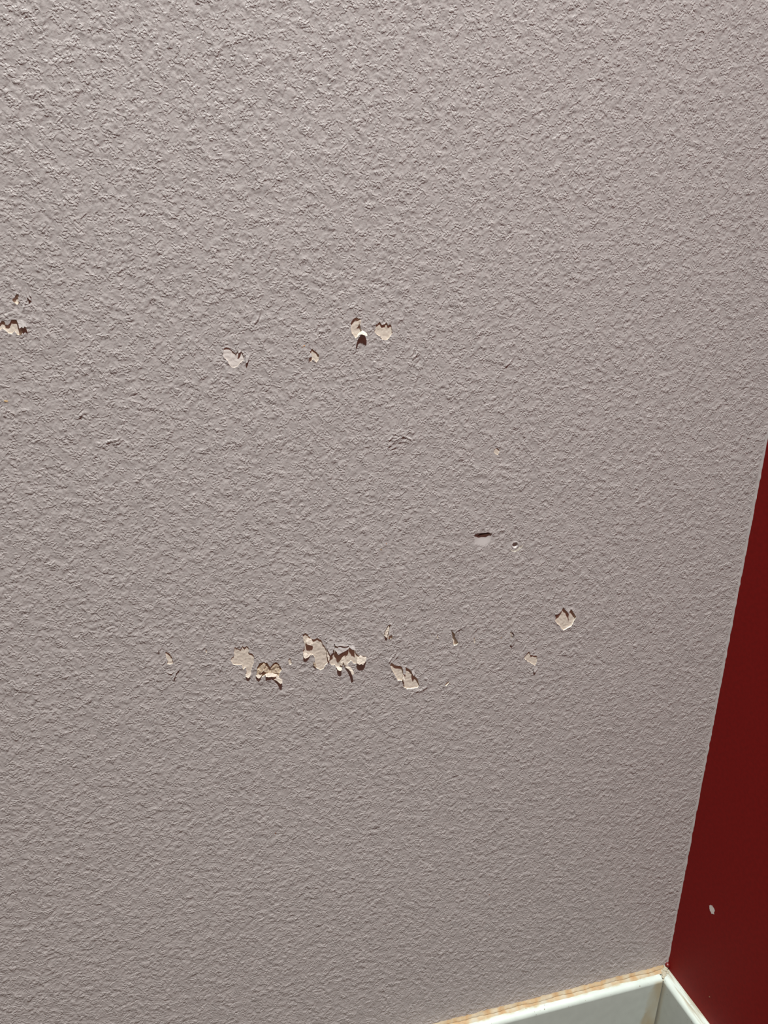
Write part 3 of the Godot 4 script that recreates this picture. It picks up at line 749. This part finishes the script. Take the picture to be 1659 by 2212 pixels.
# ---------------------------------------------------------------- red wall
func red_wall() -> void:
	var wall := structure(block(Vector3(0, 0, -0.12), Vector3(0.12, 3.5, 5.12)), "wall_right", M.red, "smooth dark red wall meeting the grey one")
	var shapes := [[[46.0, 240.0, 50.2, 244.2, 54.8, 242.4, 55.9, 236.4, 51.5, 233.1, 48.0, 236.5], "dust", "small greyish chip in the red paint"], [[72.0, 132.0, 73.1, 133.1, 74.2, 132.2, 73.2, 131.2], "tan", "tiny pale speck on the red paint"]]
	for s in shapes:
		var p := jagged(points(s[0]), 0.7)
		var st := SurfaceTool.new()
		st.begin(Mesh.PRIMITIVE_TRIANGLES)
		var tri := Geometry2D.triangulate_polygon(p)
		for k in tri.size() / 3:
			for j in 3:
				var q := p[tri[3 * k + [0, 2, 1][j]]]
				st.set_normal(Vector3(-1, 0, 0))
				st.add_vertex(Vector3(-0.00015, q.y * 0.001, q.x * 0.001))
		for i in p.size():
			var a := p[i]
			var b := p[(i + 1) % p.size()]
			var n := Vector3(0, b.x - a.x, a.y - b.y).normalized()
			var v := [Vector3(-0.00015, a.y * 0.001, a.x * 0.001), Vector3(-0.00015, b.y * 0.001, b.x * 0.001), Vector3(0.0001, b.y * 0.001, b.x * 0.001), Vector3(0.0001, a.y * 0.001, a.x * 0.001)]
			for j in [0, 1, 2, 0, 2, 3]:
				st.set_normal(n)
				st.add_vertex(v[j])
		put(st, "plaster_patch" if s[1] == "dust" else "paint_speck", M.pink if s[1] == "dust" else M.tan, wall, s[2])
	var blob := SphereMesh.new()
	blob.radius = 0.0034
	blob.height = 0.0068
	blob.radial_segments = 20
	blob.rings = 12
	var bst := SurfaceTool.new()
	bst.begin(Mesh.PRIMITIVE_TRIANGLES)
	bst.append_from(blob, 0, Transform3D(Basis().scaled(Vector3(0.9, 1.25, 0.9)), Vector3(-0.0012, 0.1045, 0.0022)))
	put(bst, "paint_blob", M.red_blob, wall, "glossy dark red blob of paint in the corner")


# ---------------------------------------------------------------- baseboards
func board_texture(kind: int) -> ImageTexture:
	# 400 mm of board from the corner (across) by its outline from the back of the top edge to the foot (down): stains, streaks and specks of dirt
	var w := 1024
	var h := 256
	var im := Image.create(w, h, false, Image.FORMAT_RGB8)
	var n1 := FastNoiseLite.new()
	set_noise(n1, 60 + kind, 0.05, 4, 0.0)
	var n2 := FastNoiseLite.new()
	set_noise(n2, 70 + kind, 0.35, 2, 0.0)
	var base := Color8(192, 195, 188)
	var tan_ := Color8(172, 152, 120)
	var dirt := Color8(138, 122, 100)
	for j in h:
		var s := 118.0 * (j + 0.5) / h
		for i in w:
			var u := 400.0 * (i + 0.5) / w
			var c := base * (1.0 + 0.03 * n1.get_noise_2d(u, s))
			if kind == 0:
				# tan stain run down beside the corner gap
				var e := u - (29.0 + 0.12 * maxf(0.0, s - 14.0)) - 6.0 * n1.get_noise_2d(u * 0.4 + 500.0, s * 0.5) - 2.0 * n1.get_noise_2d(u * 2.0, s * 2.0)
				var amount := smoothstep(4.0, -4.0, e) * (0.55 + 0.45 * n1.get_noise_2d(u * 0.7 + 90.0, s * 0.25)) * smoothstep(13.0, 18.0, s)
				c = c.lerp(tan_, clampf(amount, 0.0, 1.0))
				# brown grime left along the top by the caulk
				var g := 7.5 + 3.0 * n1.get_noise_2d(u * 1.2, 40.0) - s
				c = c.lerp(tan_, clampf(smoothstep(-1.5, 2.0, g) * (0.55 + 0.8 * n1.get_noise_2d(u * 0.6, s * 1.5 + 33.0)), 0.0, 0.85))
			else:
				var streak := n1.get_noise_2d(u * 0.35, s * 6.0)
				c = c.lerp(dirt, clampf((0.25 + 1.1 * streak) * smoothstep(13.0, 9.0, s), 0.0, 0.6))
				var e2 := u - 19.0 - 3.0 * n1.get_noise_2d(u * 0.5, s * 0.5)
				c = c.lerp(tan_, clampf(smoothstep(4.0, -3.0, e2) * 0.4 * smoothstep(13.0, 20.0, s), 0.0, 1.0))
			im.set_pixel(i, j, Color(clampf(c.r, 0, 1), clampf(c.g, 0, 1), clampf(c.b, 0, 1)))
	var r := RandomNumberGenerator.new()
	r.seed = 90 + kind
	for k in 46:
		var px := r.randi_range(30, 1000)
		var py := r.randi_range(4, 60)
		im.fill_rect(Rect2i(px, py, r.randi_range(1, 3), r.randi_range(1, 2)), Color8(112, 96, 78))
	return ImageTexture.create_from_image(im)


func board_profile() -> Array:
	# (out from the wall, up) in millimetres: flat top, rounded nose, plain face
	var p := [Vector2(0, 100), Vector2(4, 100.1), Vector2(8.6, 99.9)]
	for k in 9:
		var a := PI * 0.5 * k / 8.0
		p.append(Vector2(9.4 + 5.6 * sin(a), 94.3 + 5.6 * cos(a)))
	p.append_array([Vector2(15.05, 80), Vector2(15.1, 50), Vector2(15.1, 0)])
	return p


func board(kind: int) -> SurfaceTool:
	var prof := board_profile()
	var arc := [0.0]
	for k in prof.size() - 1:
		arc.append(arc[k] + prof[k].distance_to(prof[k + 1]))
	var nor := []
	for k in prof.size():
		var d: Vector2 = prof[mini(k + 1, prof.size() - 1)] - prof[maxi(k - 1, 0)]
		nor.append(Vector2(-d.y, d.x).normalized())
	var st := SurfaceTool.new()
	st.begin(Mesh.PRIMITIVE_TRIANGLES)
	var wob := FastNoiseLite.new()
	set_noise(wob, 81 + kind, 0.02, 2, 0.0)
	var cols := []
	var us := []
	for k in 161:
		us.append(2.5 * k)
	us.append_array([700.0, 1600.0, 3180.0])
	for u in us:
		var col := []
		for k in prof.size():
			var o: float = prof[k].x
			var y: float = prof[k].y
			# the grey wall's board stops short of the other one and leans away towards the floor: an open joint
			var start := 15.9 + 0.022 * (100.0 - y) if kind == 0 else 0.0
			var along: float = maxf(u, start)
			var wv := 0.35 * wob.get_noise_2d(along, o * 8.0 + y) if o > 0.5 else 0.0
			col.append([along, o + wv * 0.6, y + (wv if y > 90.0 else 0.0), arc[k], nor[k]])
		cols.append(col)
	for i in cols.size() - 1:
		for k in prof.size() - 1:
			var quad := [cols[i][k], cols[i + 1][k], cols[i + 1][k + 1], cols[i][k + 1]]
			if absf(quad[0][0] - quad[1][0]) < 0.0001 and absf(quad[2][0] - quad[3][0]) < 0.0001:
				continue
			var order := [0, 1, 2, 0, 2, 3] if kind == 1 else [0, 2, 1, 0, 3, 2]
			for j in order:
				var q = quad[j]
				st.set_uv(Vector2(q[0] / 400.0, q[3] / 118.0))
				st.set_normal(Vector3(0, q[4].y, q[4].x) if kind == 0 else Vector3(-q[4].x, q[4].y, 0))
				st.add_vertex(spot(kind, q[0], q[1], q[2]))
	# closed end in the joint
	if kind == 0:
		for k in prof.size() - 1:
			for e in [[prof[k], prof[k + 1], Vector2(0, prof[k].y)], [prof[k + 1], Vector2(0, prof[k + 1].y), Vector2(0, prof[k].y)]]:
				for q in e:
					st.set_uv(Vector2(0.04, 0.5))
					st.set_normal(Vector3(1, 0, 0))
					st.add_vertex(spot(0, 15.9 + 0.022 * (100.0 - q.y), q.x, q.y))
	return st


func spot(kind: int, along: float, out: float, y: float) -> Vector3:
	return Vector3(-along, y, out) * 0.001 if kind == 0 else Vector3(-out, y, along) * 0.001


func baseboards() -> void:
	for kind in 2:
		var m := StandardMaterial3D.new()
		m.albedo_texture = board_texture(kind)
		m.texture_repeat = false
		m.roughness = 0.4
		var o := structure(board(kind), ["baseboard_left", "baseboard_right"][kind], m, ["white baseboard under the grey wall, stained tan at the corner", "white baseboard under the red wall with grimy streaked top"][kind])
		if kind == 0:
			# caulk: a cracked, stained fillet between board and wall
			for half in 2:
				var st := SurfaceTool.new()
				st.begin(Mesh.PRIMITIVE_TRIANGLES)
				var before := []
				for k in 300:
					var u := 6.0 + 2.2 * k
					var crack := 3.2 + 1.3 * mid.get_noise_1d(u * 0.16 + 11.0) + 0.5 * fine.get_noise_1d(u * 0.5)
					var far := 6.6 + 1.5 * mid.get_noise_1d(u * 0.2 + 400.0)
					var top := 104.2 + 0.9 * mid.get_noise_1d(u * 0.3 + 800.0) + 0.4 * fine.get_noise_1d(u + 30.0)
					var now := []
					if half == 0:
						now = [Vector3(u, top + 0.9, -0.2), Vector3(u, top, 0.55), Vector3(u, 103.2, 1.3), Vector3(u, 102.1, crack - 0.5), Vector3(u, 101.7, crack - 0.3), Vector3(u, 99.5, crack - 0.25)]
					else:
						now = [Vector3(u, 99.5, crack + 0.2), Vector3(u, 101.6, crack + 0.25), Vector3(u, 101.6, crack + 0.5), Vector3(u, 101.0, (crack + far) * 0.5), Vector3(u, 100.3, far), Vector3(u, 99.4, far + 0.7)]
					if k > 0:
						for i in 5:
							for v in [before[i], now[i + 1], now[i], before[i], before[i + 1], now[i + 1]]:
								st.add_vertex(spot(0, v.x, v.z, v.y))
					before = now
				st.generate_normals()
				put(st, "caulk_strip", M.caulk, o, "tan stained caulk, cracked along its length")
			# lumps of filler in the corner
			var blobs := [Vector4(-3.6, 103.6, 2.6, 4.2), Vector4(-6.2, 102.6, 4.4, 4.6), Vector4(-8.4, 101.4, 7.0, 4.4), Vector4(-10.6, 100.6, 9.2, 4.2), Vector4(-12.6, 99.4, 11.2, 3.8), Vector4(-14.2, 97.6, 13.0, 3.0), Vector4(-4.6, 101.2, 7.6, 3.6), Vector4(-9.6, 101.4, 4.2, 3.4)]
			for b in blobs:
				var sm := SphereMesh.new()
				sm.radius = b.w * 0.00062
				sm.height = b.w * 0.00112
				sm.radial_segments = 24
				sm.rings = 14
				var arr := sm.get_mesh_arrays()
				var vs: PackedVector3Array = arr[Mesh.ARRAY_VERTEX]
				var lumpy := SurfaceTool.new()
				lumpy.begin(Mesh.PRIMITIVE_TRIANGLES)
				for id in arr[Mesh.ARRAY_INDEX]:
					var v := vs[id]
					var q := v * 1000.0 + Vector3(b.x, b.y, b.z)
					var k := 1.0 + 0.3 * mid.get_noise_3d(q.x * 2.0, q.y * 2.0, q.z * 2.0)
					lumpy.add_vertex(v * k * Vector3(1.1, 0.5, 1.1) + Vector3(b.x, b.y - 0.8, b.z) * 0.001)
				lumpy.index()
				lumpy.generate_normals()
				put(lumpy, "filler_lump", M.filler, o)
